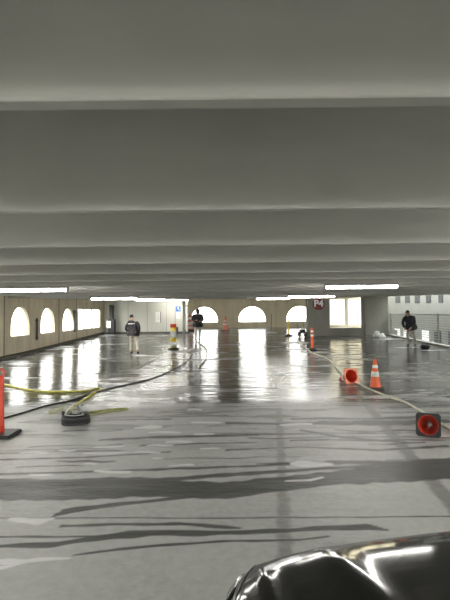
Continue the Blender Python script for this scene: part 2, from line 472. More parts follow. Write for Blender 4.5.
# right side: kerb + far facade seen across the open side
XR = 9.6
tag(obj('wall_right', B(XR + .15, XR + .4, -8, 17.6, -.3, 1.05), M['ceiling']), kind=S)
bm = bmesh.new(); prev = None
for y in [17.6 + i * .5 for i in range(19)]:
    z = rise(y)
    row = [bm.verts.new(p) for p in ((XR, y, z - .3), (XR, y, z + .06), (XR + .3, y, z + .06), (XR + .3, y, z - .3))]
    if prev:
        for i in range(4): bm.faces.new((prev[i], prev[(i + 1) % 4], row[(i + 1) % 4], row[i]))
    else: bm.faces.new(row)
    prev = row
bm.faces.new(prev[::-1]); tag(obj('baseboard_right', bm, M['column']), kind=S)

# ------------------------------------------------------------------ columns
YC = 26.6
pc = atY(308, 320, YC).x; pd = atY(329.5, 320, YC).x
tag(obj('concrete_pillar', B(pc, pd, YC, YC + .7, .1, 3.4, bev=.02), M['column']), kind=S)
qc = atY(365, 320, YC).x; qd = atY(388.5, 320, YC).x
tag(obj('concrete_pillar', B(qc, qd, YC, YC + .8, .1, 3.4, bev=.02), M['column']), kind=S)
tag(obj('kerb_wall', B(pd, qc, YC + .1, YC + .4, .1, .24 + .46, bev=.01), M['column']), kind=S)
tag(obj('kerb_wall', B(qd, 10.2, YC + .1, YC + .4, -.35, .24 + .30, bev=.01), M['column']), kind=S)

# P4 sign
sg = empty('level_sign', (0, 0, 0))
c = atY(318.5, 304, YC); sg.location = (c.x, YC, c.z)
bm = bmesh.new(); lathe([(0, 0), (.36, 0), (.36, .03), (0, .03)], 40, bm, Matrix.Rotation(PI / 2, 4, 'X')); bmesh.ops.remove_doubles(bm, verts=bm.verts[:], dist=1e-5)
obj('disc', bm, M['signred'], sg)
def text(s, size, m, parent, loc, rot=(PI / 2, 0, 0), nm='lettering', bold=0):
    cu = bpy.data.curves.new('t', 'FONT'); cu.body = s; cu.size = size; cu.extrude = .006; cu.align_x = 'CENTER'; cu.align_y = 'CENTER'; cu.offset = bold
    o = bpy.data.objects.new('t', cu); C.objects.link(o); bpy.context.view_layer.update()
    dg = bpy.context.evaluated_depsgraph_get(); me = bpy.data.meshes.new_from_object(o.evaluated_get(dg))
    bpy.data.objects.remove(o); me.materials.clear(); me.materials.append(m)
    r = bpy.data.objects.new(nm, me); C.objects.link(r); r.parent = parent; r.location = loc; r.rotation_euler = rot
    return r
text('P4', .56, M['letter'], sg, (0, -.04, .02), bold=.018)
tag(sg, 'round dark red sign with white P4 lettering high on the grey pillar', 'sign')

# blue sign and paper notices on the grey wall
def board(name, px0, px1, py0, py1, Y, m, label, cat='sign', t=.03, extra=None):
    a = atY(px0, py1, Y); b_ = atY(px1, py0, Y)
    e = empty(name, (a.x, Y - t, a.z)); W_ = b_.x - a.x; H_ = b_.z - a.z
    obj('panel', B(0, W_, 0, t, 0, H_, bev=.006), m, e)
    if extra: extra(e, W_, H_)
    return tag(e, label, cat)
def paper_lines(e, W_, H_):
    for k in range(3): obj('printed_line', B(W_ * .2, W_ * .8, -.004, .002, H_ * (.3 + .2 * k), H_ * (.3 + .2 * k) + .015), M['rail'], e)
board('notice_board', 155.6, 160.3, 312, 322.3, YG, M['white'], 'white rectangular notice board on the grey rear wall', 'sign', extra=lambda e, w, h: (obj('frame', B(w, w + .05, .0, .03, -.02, h + .02), M['darksteel'], e), paper_lines(e, w, h)))
def blue(e, W_, H_):
    obj('symbol', lathe([(.0, 0), (.05, 0), (.05, .01), (0, .01)], 14, None, Matrix.Translation((W_ * .5, -.01, H_ * .72)) @ Matrix.Rotation(PI / 2, 4, 'X')), M['letter'], e)
    obj('symbol', tube([(W_ * .45, -.005, H_ * .6), (W_ * .45, -.005, H_ * .4), (W_ * .68, -.005, H_ * .38), (W_ * .75, -.005, H_ * .2)], .02, 6), M['letter'], e)
board('parking_sign', 176, 180.6, 306.3, 311.5, YG, M['signblue'], 'small square blue sign with white symbol on the grey rear wall', extra=blue)
board('notice_board', 176.3, 180.3, 312.3, 318.8, YG, M['white'], 'small white plate directly under the blue sign')
# white pipe at the end of the grey wall
b0 = at(184.6, 335); t_ = empty('white_pipe', (b0.x, YG - .2, rise(YG)))
obj('pipe', tube([(0, 0, 0), (0, 0, 2.3)], .075, 14), M['white'], t_)
obj('collar', tube([(0, 0, 1.75), (0, 0, 1.9)], .10, 14), M['pinkor'], t_)
obj('foot', tube([(0, 0, 0), (0, 0, .08)], .13, 14), M['darksteel'], t_)
tag(t_, 'tall thin white standpipe at the right end of the grey rear wall', 'pipe')
# dark pier with notice
b0 = atY(111, 330, YG - .3)
tag(obj('sky_block_wall', B(-8.4, 10.2, -8.3, -8.0, -.3, 1.55), M['grey']), kind=S)  # unseen parapet added to hold sky light off the beam faces
t_ = empty('dark_cabinet', (b0.x, YG - .5, rise(YG - .3)))
obj('body', B(-.13, .3, -.1, .3, 0, 1.0, bev=.03), M['black'], t_); obj('upper_cover', B(-.08, .2, -.02, .28, 1.0, 1.95, bev=.05), M['black'], t_)
tag(t_, 'tall black cabinet in the far left corner of the deck', 'cabinet')
b0 = atY(106.2, 328, YG - .62); b1 = atY(110.8, 321, YG - .62)
e = empty('white_notice', (b0.x, YG - .64, b0.z)); W_ = b1.x - b0.x; H_ = b1.z - b0.z
obj('panel', B(0, W_, 0, .03, 0, H_), M['white'], e); paper_lines(e, W_, H_)
tag(e, 'white notice fixed on the front of the tall black corner cabinet', 'sign')

# ------------------------------------------------------------------ far facade outside right
fc = empty('pale_building', (12.5, 10, -.35))
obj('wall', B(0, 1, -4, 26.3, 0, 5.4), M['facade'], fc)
for px in (398, 407.6, 417.4, 428.7, 441, 455, 471):
    D = 12.5 * 450 / (px - 225); hw = 2.2 / 450 * D * D / 12.5
    obj('window', B(-.03, .02, D - 10 - hw, D - 10 + hw, CAMZ + 9.3 / 450 * D + .35, CAMZ + 18.5 / 450 * D + .35), M['darkwin'], fc)
for px, col, wp, yt in ((397, 'white', 5, 328), (406, 'white', 5, 328), (425, 'white', 6.5, 330), (437, 'darkwin', 6.5, 331), (451, 'darkwin', 6, 332)):
    D = 12.5 * 450 / (px - 225); hw = wp / 2 / 450 * D * D / 12.5
    obj('door' if col == 'darkwin' else 'lower_panel', B(-.04, .02, D - 10 - hw, D - 10 + hw, .02, CAMZ - (yt - 312) / 450 * D + .35), M[col], fc)
tag(fc, 'pale grey building outside the right railing with a row of small dark windows', 'building')
# cream structure behind the rear opening
tag(obj('rear_building', B(7.5, 16, 40.5, 41.2, -.35, 6), M['backtan']), 'cream wall standing outside the wide rear opening', 'building')

# cable railing on the right
rl = empty('cable_railing', (XR + .08, 17.6, 0))
ypost = [0.1, 2.9, 5.9, 8.7]
for yp in ypost:
    obj('post', B(-.03, .03, yp - .03, yp + .03, rise(17.6 + yp) + .1, 1.52, bev=.005), M['rail'], rl)
for k in range(11):
    zz = .28 + k * .118
    m_ = M['rail']; r_ = .018 if k < 10 else .028
    obj('cable' if k < 10 else 'top_rail', tube([(0, y, zz + rise(17.6 + y) * (1 - k / 10)) for y in (0, 3, 6, 8.95)], r_, 6), m_, rl)
tag(rl, 'metal railing of thin horizontal cables along the open right side', 'railing')

# ------------------------------------------------------------------ strip lights
def fixture(x0, x1, k, label, group=None):
    y = 1.478 + 1.555 * k; z = 2.3 + rise(y)
    e = empty('strip_light', ((x0 + x1) / 2, y, z)); h = (x1 - x0) / 2
    obj('housing', B(-h, h, -.07, .07, -.055, 0, bev=.008), M['housing'], e)
    obj('lens', B(-h + .03, h - .03, -.055, .055, -.115, -.055, bev=.02), M['tube'], e)
    for s in (-1, 1): obj('end_cap', B(min(s * h, s * (h - .03)), max(s * h, s * (h - .03)), -.06, .06, -.12, -.055, bev=.006), M['housing'], e)
    return tag(e, label, 'ceiling light', group or 'strip lights under the beams')
fixture(-5.75, -3.77, 6, 'lit strip light nearest on the left, cut by the photo edge')
fixture(2.40, 4.17, 6, 'bright lit strip light nearest on the right, just right above the P4 sign')
fixture(-5.08, -3.30, 10, 'lit strip light on the left, second row back, left end of the far left line')
fixture(2.37, 4.17, 10, 'lit strip light second row back, directly over the P4 sign')
fixture(-4.65, -3.05, 14, 'thin lit strip light in the third row back on the left')
fixture(1.6, 3.35, 14, 'thin lit strip light in the third row back, above the middle rear arch')
fixture(-4.2, -2.4, 18, 'farthest lit strip light, before the grey rear wall')
for x0 in (-5.75, 3.9): fixture(x0, x0 + 1.8, 1, 'added unseen strip light overhead beside the viewer, lights the near deck')  # fixtures out of view, added to light the near deck
for x0 in (-3.2, 1.9): fixture(x0, x0 + 1.8, -3, 'added unseen strip light overhead behind the viewer, lights the near deck')  # second added pair, unseen, for the same fill light

# ------------------------------------------------------------------ cones and posts
def cone_profile(h, r0, r1): return [(r0 + .02, .02), (r0, .05), (r1, h)]
def make_cone(h=.66, base=.17, body='orange', bmat='black', r0=.115, r1=.028, collars=((.42, .62), (.72, .84))):
    e = empty('traffic_cone')
    # base: square plate with round hole
    n = 32; bm = bmesh.new(); out = []; inn = []
    for i in range(n):
        a = 2 * PI * (i + .5) / n; c_, s_ = math.cos(a), math.sin(a); k = base / max(abs(c_), abs(s_)); k = min(k, base * 1.3)
        out.append((k * c_, k * s_)); inn.append((r0 * c_, r0 * s_))
    V = [[bm.verts.new((x, y, z)) for x, y in L] for L, z in ((inn, 0), (out, 0), (out, .03), (inn, .042))]
    for a, b_ in ((0, 1), (1, 2), (2, 3), (3, 0)):
        for i in range(n): bm.faces.new((V[a][i], V[a][(i + 1) % n], V[b_][(i + 1) % n], V[b_][i]))
    obj('base', bm, M[bmat], e)
    rr_ = lambda t: r0 + (r1 - r0) * t
    pr = [(rr_(0), .005), (rr_(0), .04)] + [(rr_(t), .04 + (h - .04) * t) for t in (.25, .5, .75, 1)]
    inner = [(max(r - .006, .006), z - .003) for r, z in pr][::-1]
    bm = lathe(pr + inner + [pr[0]], 28)
    obj('cone_body', bm, M[body], e, True)
    for a, b_ in collars:
        bm = lathe([(rr_(a) + .001, .04 + (h - .04) * a), (rr_(a) + .004, .04 + (h - .04) * a), (rr_(b_) + .004, .04 + (h - .04) * b_), (rr_(b_) + .001, .04 + (h - .04) * b_)], 28)
        obj('reflective_collar', bm, M['white'], e, True)
    return e
c1 = make_cone(h=.62, base=.145, collars=((.38, .56), (.68, .80)))
p = at(377, 389.5); c1.location = (p.x, p.y + .1, .0)
tag(c1, 'upright orange traffic cone with white collars on the wet floor', 'traffic cone', 'orange traffic cones near the cream hose')
# fallen, base facing the viewer
def fall(e, p, head, base, h, r1=.028, roll=0):
    tilt = math.asin((base - r1) / h)
    # local z axis -> horizontal direction 'head' (angle from +x), tipping down to touch the ground
    ax = Vector((math.cos(head) * math.cos(tilt), math.sin(head) * math.cos(tilt), -math.sin(tilt)))
    side = Vector((-math.sin(head), math.cos(head), 0))
    up = ax.cross(side); up = -up if up.z < 0 else up
    side = up.cross(ax)
    R = Matrix((up, side, ax)).transposed()
    e.rotation_euler = R.to_euler(); e.location = (p.x, p.y, p.z + base * math.cos(tilt) + .002)
c2 = make_cone(h=.6, base=.148, body='red', r0=.125)
fall(c2, at(428.5, 436.5), math.radians(64), .148, .6)
tag(c2, 'fallen red-orange cone showing its square black base and hollow inside, nearest on the right', 'traffic cone', 'orange traffic cones near the cream hose')
c3 = make_cone(h=.5, base=.175, body='red', r0=.15, collars=((.25, .55),), bmat='pinkor')
fall(c3, at(351.5, 383.5), math.radians(108), .175, .5)
tag(c3, 'fallen red-orange cone with paler orange base, lying left of the upright cone', 'traffic cone', 'orange traffic cones near the cream hose')
c4 = make_cone(h=1.0, base=.33, body='pinkor', r0=.22, r1=.05, collars=((.35, .5), (.62, .72)))
p = at(225.5, 330.5); c4.location = p + Vector((0, .2, .01)); c4.scale = (1, 1, 1)
tag(c4, 'tall orange cone standing in front of the rear wall between two arches', 'traffic cone')

def delineator(p, h, r, bands, basew, name='delineator_post', body='orange', round_base=True):
    e = empty(name, p)
    if round_base: obj('base', lathe([(0, 0), (basew, 0), (basew, .035), (basew * .45, .07), (r * 1.25, .11), (0, .11)], 24), M['black'], e, False)
    else: obj('base', B(-basew, basew, -basew, basew, 0, .05, bev=.015), M['black'], e)
    obj('tube', lathe([(0, .05), (r * 1.1, .05), (r, .15), (r * .9, h - .03), (r * .6, h), (0, h)], 20), M[body], e, True)
    for a, b_, m_ in bands:
        obj('band', lathe([(r * 1.02, h * a), (r * 1.06, h * a), (r * 1.02, h * b_), (r * .98, h * b_)], 20), M[m_], e, True)
    return e
d1 = delineator(at(.8, 436), .80, .042, (), .2, body='red', round_base=False)
obj('handle', tube(catmull([(-.03, 0, .79), (-.035, 0, .86), (0, 0, .89), (.035, 0, .86), (.03, 0, .79)], 6), .012, 8), M['red'], d1)
tag(d1, 'orange-red delineator post on a black base at the left edge', 'delineator post', 'delineator posts')
d2 = delineator(at(312.3, 350.5), .95, .062, ((.62, .72, 'white'), (.80, .88, 'white')), .2, body='orange')
tag(d2, 'orange tubular delineator post standing in front of the P4 pillar', 'delineator post', 'delineator posts')
d3 = delineator(at(288.7, 336), .98, .05, ((.75, .83, 'white'),), .24, body='yellow')
tag(d3, 'thin yellow-orange delineator post with black base below the right rear arch', 'delineator post', 'delineator posts')
d4 = delineator(at(173.5, 349), 1.12, .135, ((.10, .30, 'white'), (.30, .45, 'yellow'), (.45, .72, 'white'), (.86, 1.0, 'red')), .24, name='channelizer_post', body='yellow')
obj('side_flap', B(.13, .22, -.02, .02, .66, .98, bev=.01), M['darksteel'], d4)
tag(d4, 'fat yellow and white striped channelizer post with red top and black base', 'channelizer post')
# barrel
p = at(190.3, 331); e = empty('traffic_drum', p)
obj('base', lathe([(0, 0), (.36, 0), (.36, .07), (.3, .09), (0, .09)], 28), M['black'], e)
obj('drum_body', lathe([(0, .08), (.29, .08), (.28, .4), (.25, .41), (.24, .75), (.21, .76), (.19, 1.12), (0, 1.15)], 28), M['pinkor'], e, True)
for a, b_, r0_, r1_ in ((.18, .33, .288, .286), (.46, .66, .252, .247), (.82, .98, .212, .2)):
    obj('band', lathe([(r0_, a), (r0_ + .004, a), (r1_ + .004, b_), (r1_, b_)], 28), M['white'], e, True)
obj('handle', tube(catmull([(-.08, 0, 1.12), (-.08, 0, 1.22), (.08, 0, 1.22), (.08, 0, 1.12)], 5), .018, 8), M['pinkor'], e)
tag(e, 'faded orange and white traffic drum by the rear wall left of the first arch', 'traffic drum')
# thin pole on a white foot
p = at(271, 333); e = empty('pole_stand', p)
obj('foot', lathe([(0, 0), (.42, 0), (.38, .06), (.05, .1), (0, .1)], 20), M['white'], e)
obj('pole', tube([(0, 0, .08), (.05, 0, 1.25)], .022, 8), M['rail'], e)
tag(e, 'thin grey pole on a flat white foot near the rear wall under the middle arches', 'stand')

# ------------------------------------------------------------------ hoses
def hose(name, pts, r, m, label, cat='hose', loose=0, z=None):
    P = []
    for i, q in enumerate(pts):
        h = q[2] if len(q) > 2 else 0
        P.append(at(q[0], q[1], r + h))
    P = catmull(P, 8)
    o = obj(name, tube(P, r, 8), m, None, True)
    return tag(o, label, cat)
hose('water_hose', [(303, 338), (298, 334), (295, 336), (299, 342), (305, 347.5), (313, 353), (323, 356.5), (331, 361), (338, 369), (346, 378), (361, 385), (375, 391.5), (391, 397.5), (406, 402.5), (418, 409.5), (431, 417), (442, 424), (456, 431), (475, 440)], .021, M['hose_w'],
     'long cream hose running from the rear past the cones to the right edge')
hose('water_hose', [(-14, 383), (4, 384.5), (20, 388), (38, 391), (55, 391.7), (75, 391.3), (88, 390.5), (98, 388), (101, 389.5), (94, 393), (86, 398), (80, 402), (73, 407)], .019, M['hose_y'],
     'yellow hose curving over the wet floor on the left and back to the floor cleaner')
hose('water_hose', [(78, 413.5), (86, 412.5), (98, 411), (110, 409.5), (120, 408.5), (128, 408.5), (122, 410), (108, 411.5), (94, 414), (84, 416)], .013, M['hose_g'],
     'doubled olive green hose lying right of the round floor cleaner')
hose('water_hose', [(-20, 424), (0, 419), (22, 413), (45, 406), (66, 401.5), (90, 394), (118, 386.5), (150, 379), (172, 370), (186, 362), (193, 354)], .015, M['hose_b'],
     'dark hose running diagonally from the left edge to the person under the first arch')
hose('water_hose', [(199, 366), (205, 360), (207, 353), (205, 347), (200, 343.5), (197, 341)], .022, M['hose_w'],
     'short white hose curling at the feet of the person in front of the first arch')
hose('water_hose', [(119, 372), (135, 368), (150, 362), (160, 355), (168, 350)], .012, M['hose_w'],
     'thin pale hose on the wet floor leading to the striped channelizer post')

# ------------------------------------------------------------------ surface cleaner
p = at(71.5, 426); e = empty('floor_surface_cleaner', p + Vector((0, .19, 0)))
obj('disc_shroud', lathe([(0, .03), (.19, .03), (.2, .035), (.205, .10), (.19, .125), (.1, .14), (0, .145)], 36), M['black'], e, True)
obj('skirt', lathe([(.198, .0), (.206, .0), (.206, .05), (.198, .05)], 36), M['black'], e)
obj('top_ring', lathe([(.15, .134), (.165, .134), (.165, .145), (.15, .145), (.15, .134)], 36), M['steel'], e)
obj('swivel_hub', lathe([(0, .14), (.05, .14), (.05, .2), (.025, .21), (.025, .26), (0, .26)], 16), M['steel'], e)
for s in (-1, 1):
    obj('handle_bar', tube(catmull([(s * .10, 0, .13), (s * .10, -.02, .2), (s * .06, -.02, .26), (s * .04 + .05, -.02, .27)], 6), .010, 8), M['steel'], e)
obj('valve', tube([(-.12, 0, .16), (-.02, 0, .22)], .018, 8), M['hose_g'], e)
for s in (-1, 1):
    w_ = obj('caster', lathe([(0, -.015), (.03, -.015), (.03, .015), (0, .015)], 14), M['darksteel'], e); w_.location = (s * .17, -.06, .155); w_.rotation_euler = (0, PI / 2, 0)
tag(e, 'round black floor surface cleaner with steel handles lying on the left', 'floor cleaner')
# small coil near it
P = []
for i in range(60):
    a = i / 60 * 4 * PI; P.append(at(57, 412, .02) + Vector((.11 * math.cos(a) + .01 * i / 60, .24 * math.sin(a), .018 * i / 20)))
tag(obj('hose_coil', tube(P, .007, 8), M['hose_g'], None, True), 'small loose olive hose coil left behind the round floor cleaner', 'hose')

# ------------------------------------------------------------------ hose cart by the pillar
p = at(303.5, 337); e = empty('hose_cart', p + Vector((0, .2, 0)), math.radians(20))
for s in (-1, 1):
    w_ = obj('wheel', lathe([(.05, -.03), (.14, -.03), (.15, 0), (.14, .03), (.05, .03), (.05, -.03)], 20), M['black'], e); w_.rotation_euler = (0, PI / 2, 0); w_.location = (s * .2, .05, .15)
obj('engine', B(-.14, .14, -.12, .16, .2, .42, bev=.03), M['darksteel'], e)
obj('fuel_tank', B(-.12, .12, -.08, .12, .43, .53, bev=.03), M['white'], e)
obj('frame', tube(catmull([(-.18, -.2, .02), (-.18, -.2, .12), (-.18, .1, .16), (-.18, .25, .5), (-.18, .32, .82), (.18, .32, .82), (.18, .25, .5), (.18, .1, .16), (.18, -.2, .12), (.18, -.2, .02)], 5), .014, 8), M['darksteel'], e)
obj('pump', tube([(-.1, -.16, .22), (.1, -.16, .22)], .05, 12), M['steel'], e)
tag(e, 'dark wheeled pump cart with white top at the left foot of the P4 pillar', 'cart')
# white sacks by the right pillar
for i, (px, py, s_, lb) in enumerate(((377, 337.5, 1.0, 'white plastic sack at the foot of the right pillar, left of its pair'), (382.5, 338.5, .8, 'smaller white plastic sack at the foot of the right pillar, right of its pair'))):
    p = at(px, py); bm = bmesh.new(); bmesh.ops.create_icosphere(bm, subdivisions=3, radius=.2 * s_)
    for v in bm.verts:
        k = 1 + .12 * math.sin(v.co.x * 31 + i) * math.sin(v.co.y * 27) + .08 * math.sin(v.co.z * 40)
        v.co = Vector((v.co.x * k * 1.15, v.co.y * k, max(-.12 * s_, v.co.z * k * .6) + .12 * s_ + (.12 * s_ if v.co.z > .17 * s_ else 0)))
    o = obj('plastic_sack', bm, M['white'], None, True); o.location = p; tag(o, lb, 'sack')
# dark bag near the right person
p = at(425, 349); e = empty('equipment_bag', p)
bm = bmesh.new(); box(bm, -.24, .24, -.14, .14, 0, .24, bev=.07); obj('bag_body', bm, M['black'], e, True)
obj('strap', tube(catmull([(-.15, 0, .23), (-.1, 0, .33), (.1, 0, .33), (.15, 0, .23)], 6), .012, 8), M['black'], e)
tag(e, 'dark bag on the floor just right of the bending worker', 'bag'); e.scale = (.8, .8, .75)

# ------------------------------------------------------------------ people
def skin_mesh(name, V, E, R, m, parent, sub=2, root=0):
    me = bpy.data.meshes.new(name); me.from_pydata([Vector(v) for v in V], E, [])
    o = bpy.data.objects.new(name, me); C.objects.link(o)
    md = o.modifiers.new('s', 'SKIN'); md.use_smooth_shade = True
    sv = me.skin_vertices[0].data
    for i, r in enumerate(R):
        rr_ = r if isinstance(r, tuple) else (r, r); sv[i].radius = rr_; sv[i].use_root = (i == root)
    s = o.modifiers.new('u', 'SUBSURF'); s.levels = sub; s.render_levels = sub
    bpy.context.view_layer.update()
    dg = bpy.context.evaluated_depsgraph_get(); me2 = bpy.data.meshes.new_from_object(o.evaluated_get(dg)); me2.name = name
    bpy.data.objects.remove(o)
    me2.materials.clear(); me2.materials.append(m)
    for p_ in me2.polygons: p_.use_smooth = True
    r = bpy.data.objects.new(name, me2); C.objects.link(r); r.parent = parent
    return r
def person(loc, rz, J, mats, label, stripe=False, hood=False, scale=1, wide=1.1, jl=.3):
    """J: joints in metres, facing -y.  pelvis, chest, neck, head, (elbow,hand,hip,knee,ankle) L/R"""
    e = empty('person', loc, rz); e.scale = (scale * wide, scale * wide, scale)
    v = lambda k: Vector(J[k])
    pel, chest, neck, head = v('pelvis'), v('chest'), v('neck'), v('head')
    mid = pel.lerp(chest, .5)
    hd = (head - neck).normalized(); fwd = Vector(J.get('face', (0, -1, 0)))
    V = []; E = []; R = []
    def add(p_, r, par=None):
        V.append(Vector(p_)); R.append(r)
        if par is not None: E.append((par, len(V) - 1))
        return len(V) - 1
    a = add(pel, (.15, .10)); b_ = add(mid, (.13, .09), a); c_ = add(chest, (.155, .105), b_); n_ = add(neck, .055, c_)
    n2 = add(neck.lerp(head, .45) , .058, n_); h1 = add(head + fwd * .005, (.078, .092), n2); h2 = add(head + hd * .085, (.066, .078), h1)
    arms = {}
    for s in 'LR':
        sh, el, ha, hi, kn, an = (v(k + s) for k in ('sh', 'el', 'ha', 'hip', 'kn', 'an'))
        i = add(sh, .055, c_); j = add(el, .04, i); w = add(el.lerp(ha, .9), .028, j)
        d = (ha - el).normalized(); sd = 1 if s == 'R' else -1
        pm = add(ha + d * .03, (.038, .02), w)
        lat = d.cross(fwd); lat = lat.normalized() if lat.length > .1 else Vector((1, 0, 0))
        for q, L in ((-.03, .06), (-.01, .075), (.01, .07), (.03, .055)):
            f1 = add(ha + d * (.07) + lat * q, .0095, pm); f2 = add(ha + d * (.07 + L * .6) + lat * q + fwd * .012, .009, f1); add(ha + d * (.07 + L * .85) + lat * q + fwd * .03, .008, f2)
        t1 = add(ha + d * .03 + fwd * .04, .011, pm); add(ha + d * .065 + fwd * .055, .009, t1)
        i = add(hi, .085, a); k = add(kn, .055, i); q = add(an, .038, k); add(an + Vector((fwd.x, fwd.y, 0)).normalized() * .13 + Vector((0, 0, -.045)), .032, q)
    skin_mesh('body', V, E, R, M['skin'], e, 2)
    # face
    for s in (-1, 1):
        lat = hd.cross(fwd).normalized()
        bm = bmesh.new(); bmesh.ops.create_icosphere(bm, subdivisions=2, radius=.012, matrix=Matrix.Translation(head + hd * .02 + fwd * .088 + lat * .03 * s)); obj('eye', bm, M['eye'], e, True)
        bm = bmesh.new(); bmesh.ops.create_icosphere(bm, subdivisions=2, radius=.026, matrix=Matrix.Translation(head + lat * .082 * s) @ Matrix.Diagonal((.5, .8, 1.2, 1))); obj('ear', bm, M['skin'], e, True)
    obj('nose', tube([head + hd * .02 + fwd * .08, head - hd * .025 + fwd * .112], lambda t: .008 + .008 * t, 8), M['skin'], e, True)
    obj('mouth', tube([head - hd * .055 + fwd * .082 - lat * .022, head - hd * .055 + fwd * .09, head - hd * .055 + fwd * .082 + lat * .022], .006, 6), M['signred'], e, True)
    # hair or hood
    bk = -fwd
    if hood:
        skin_mesh('hood', [neck + bk * .01, head + bk * .02, head + hd * .09 + bk * .01, head + hd * .10 + fwd * .05], [(0, 1), (1, 2), (2, 3)], [.10, (.115, .11), (.10, .10), .07], M[mats[0]], e, 2)
    else:
        skin_mesh('hair', [head + bk * .045 - hd * .02, head + bk * .03 + hd * .06, head + hd * .11 + fwd * .02], [(0, 1), (1, 2)], [.075, .088, .07], M['hair'], e, 2)
    # jacket
    V.clear(); E.clear(); R.clear()
    a = add(pel - (mid - pel) * jl, (.215, .175)); a2 = add(pel, (.215, .165), a); b_ = add(mid, (.19, .14), a2); c_ = add(chest, (.19, .135), b_); add(neck + (neck - chest) * .1, .075, c_)
    for s in 'LR':
        sh, el, ha = (v(k + s) for k in ('sh', 'el', 'ha'))
        i = add(sh, .085, c_); j = add(el, .065, i); add(el.lerp(ha, .9), .045, j)
    jk = skin_mesh('jacket', V, E, R, M[mats[0]], e, 2)
    lo = pel - (mid - pel) * (jl + .25); ax_ = (mid - lo).normalized()
    lx = Vector((1, 0, 0)); ly = ax_.cross(lx).normalized()
    bm = lathe([(r, z) for r, z in ((.16, 1.1), (.205, .9), (.235, .5), (.245, .1), (.235, 0), (.18, .0))], 20)
    for q in bm.verts:
        c_ = q.co.copy(); q.co = lo + lx * c_.x + ly * c_.y * .9 + (mid - lo) * c_.z
    obj('jacket_hem', bm, M[mats[0]], e, True)
    if stripe:
        up = (neck - chest).normalized(); pts = [chest + bk * (.175 - .16 * t * t) + Vector((1, 0, 0)) * .2 * t + up * .08 for t in (-1, -.6, -.2, .2, .6, 1)]
        obj('reflective_stripe', tube(pts, .022, 6), M['white'], e, True)
    # trousers
    V.clear(); E.clear(); R.clear()
    a = add(pel + Vector((0, 0, .02)), (.165, .12))
    for s in 'LR':
        hi, kn, an = (v(k + s) for k in ('hip', 'kn', 'an')); i = add(hi, .078, a); j = add(kn, .07, i); add(an + (kn - an).normalized() * .06, .06, j)
    skin_mesh('trousers', V, E, R, M[mats[1]], e, 2)
    for s in 'LR':
        an = v('an' + s); t = v('toe' + s) if 'toe' + s in J else an + Vector((fwd.x, fwd.y, 0)).normalized() * .17 + Vector((0, 0, -.06))
        hl = an - (t - an) * .25; hl.z = min(an.z - .04, hl.z - .03) if 'toe' + s not in J else an.z
        skin_mesh('shoe', [an + Vector((0, 0, .02)), an.lerp(t, .2) - Vector((0, 0, .03)), t, hl], [(0, 1), (1, 2), (1, 3)], [.05, .048, .036, .042], M['black'], e, 1)
    return tag(e, label, 'person')
# walker seen from behind, facing away (+y): rz = pi turns -y to +y; his right foot lifts
PW = dict(pelvis=(0, 0, .92), chest=(.04, -.05, 1.26), neck=(.07, -.09, 1.46), head=(.09, -.13, 1.61),
    shL=(-.18, -.05, 1.40), elL=(-.27, .06, 1.14), haL=(-.22, -.12, .93), shR=(.18, -.05, 1.40), elR=(.28, .03, 1.13), haR=(.25, -.16, .96),
    hipL=(-.09, 0, .90), knL=(-.18, .02, .50), anL=(-.29, .32, .17), hipR=(.09, 0, .90), knR=(.10, -.10, .50), anR=(.11, -.06, .10), toeL=(-.31, .25, .03))
p = at(133, 354.5); sc1 = .92
person(p, PI - .12, PW, ('jacket2', 'khaki'), 'person walking away in dark jacket with pale shoulder stripe and khaki trousers', stripe=True, scale=sc1, jl=.45)
# person facing viewer, hands in front
PF = dict(pelvis=(0, 0, .94), chest=(0, -.02, 1.28), neck=(0, -.04, 1.49), head=(0, -.09, 1.64),
    shL=(-.2, -.02, 1.42), elL=(-.25, -.06, 1.15), haL=(-.10, -.27, 1.14), shR=(.2, -.02, 1.42), elR=(.25, -.06, 1.15), haR=(.09, -.28, 1.08),
    hipL=(-.09, 0, .91), knL=(-.10, -.05, .50), anL=(-.10, .0, .09), hipR=(.09, 0, .91), knR=(.08, -.02, .50), anR=(.08, .05, .09))
p = at(198, 340.3)
person(p, 0.1, PF, ('jacket', 'khaki2'), 'person facing the camera in hooded black jacket and pale trousers before the first arch', hood=True, scale=.96, wide=1.2, jl=.8)
# bending worker at right, body turned to the left of the picture
PB = dict(pelvis=(0, .06, .90), chest=(0, -.10, 1.22), neck=(0, -.22, 1.40), head=(0, -.30, 1.53),
    shL=(-.19, -.17, 1.34), elL=(-.24, -.24, 1.06), haL=(-.12, -.36, .84), shR=(.19, -.17, 1.34), elR=(.24, -.22, 1.06), haR=(.14, -.36, .86),
    hipL=(-.09, .06, .88), knL=(-.11, -.06, .49), anL=(-.11, .04, .09), hipR=(.09, .06, .88), knR=(.14, .0, .49), anR=(.16, .12, .09))
p = at(411, 346.5)
person(p, math.radians(-42), PB, ('jacket', 'khaki3'), 'person in black top leaning forward beside the right railing', scale=.98, wide=1.1)

# ------------------------------------------------------------------ black car, front corner bottom right
car = empty('car', (.67, 2.0, 0), math.radians(12))
def lerp_tab(tab, s):
    for (a, va), (b_, vb) in zip(tab, tab[1:]):
        if s <= b_:
            t = (s - a) / (b_ - a); t = t * t * (3 - 2 * t) if False else t
            return tuple(x + (y - x) * t for x, y in zip(va, vb)) if isinstance(va, tuple) else va + (vb - va) * t
    return tab[-1][1]
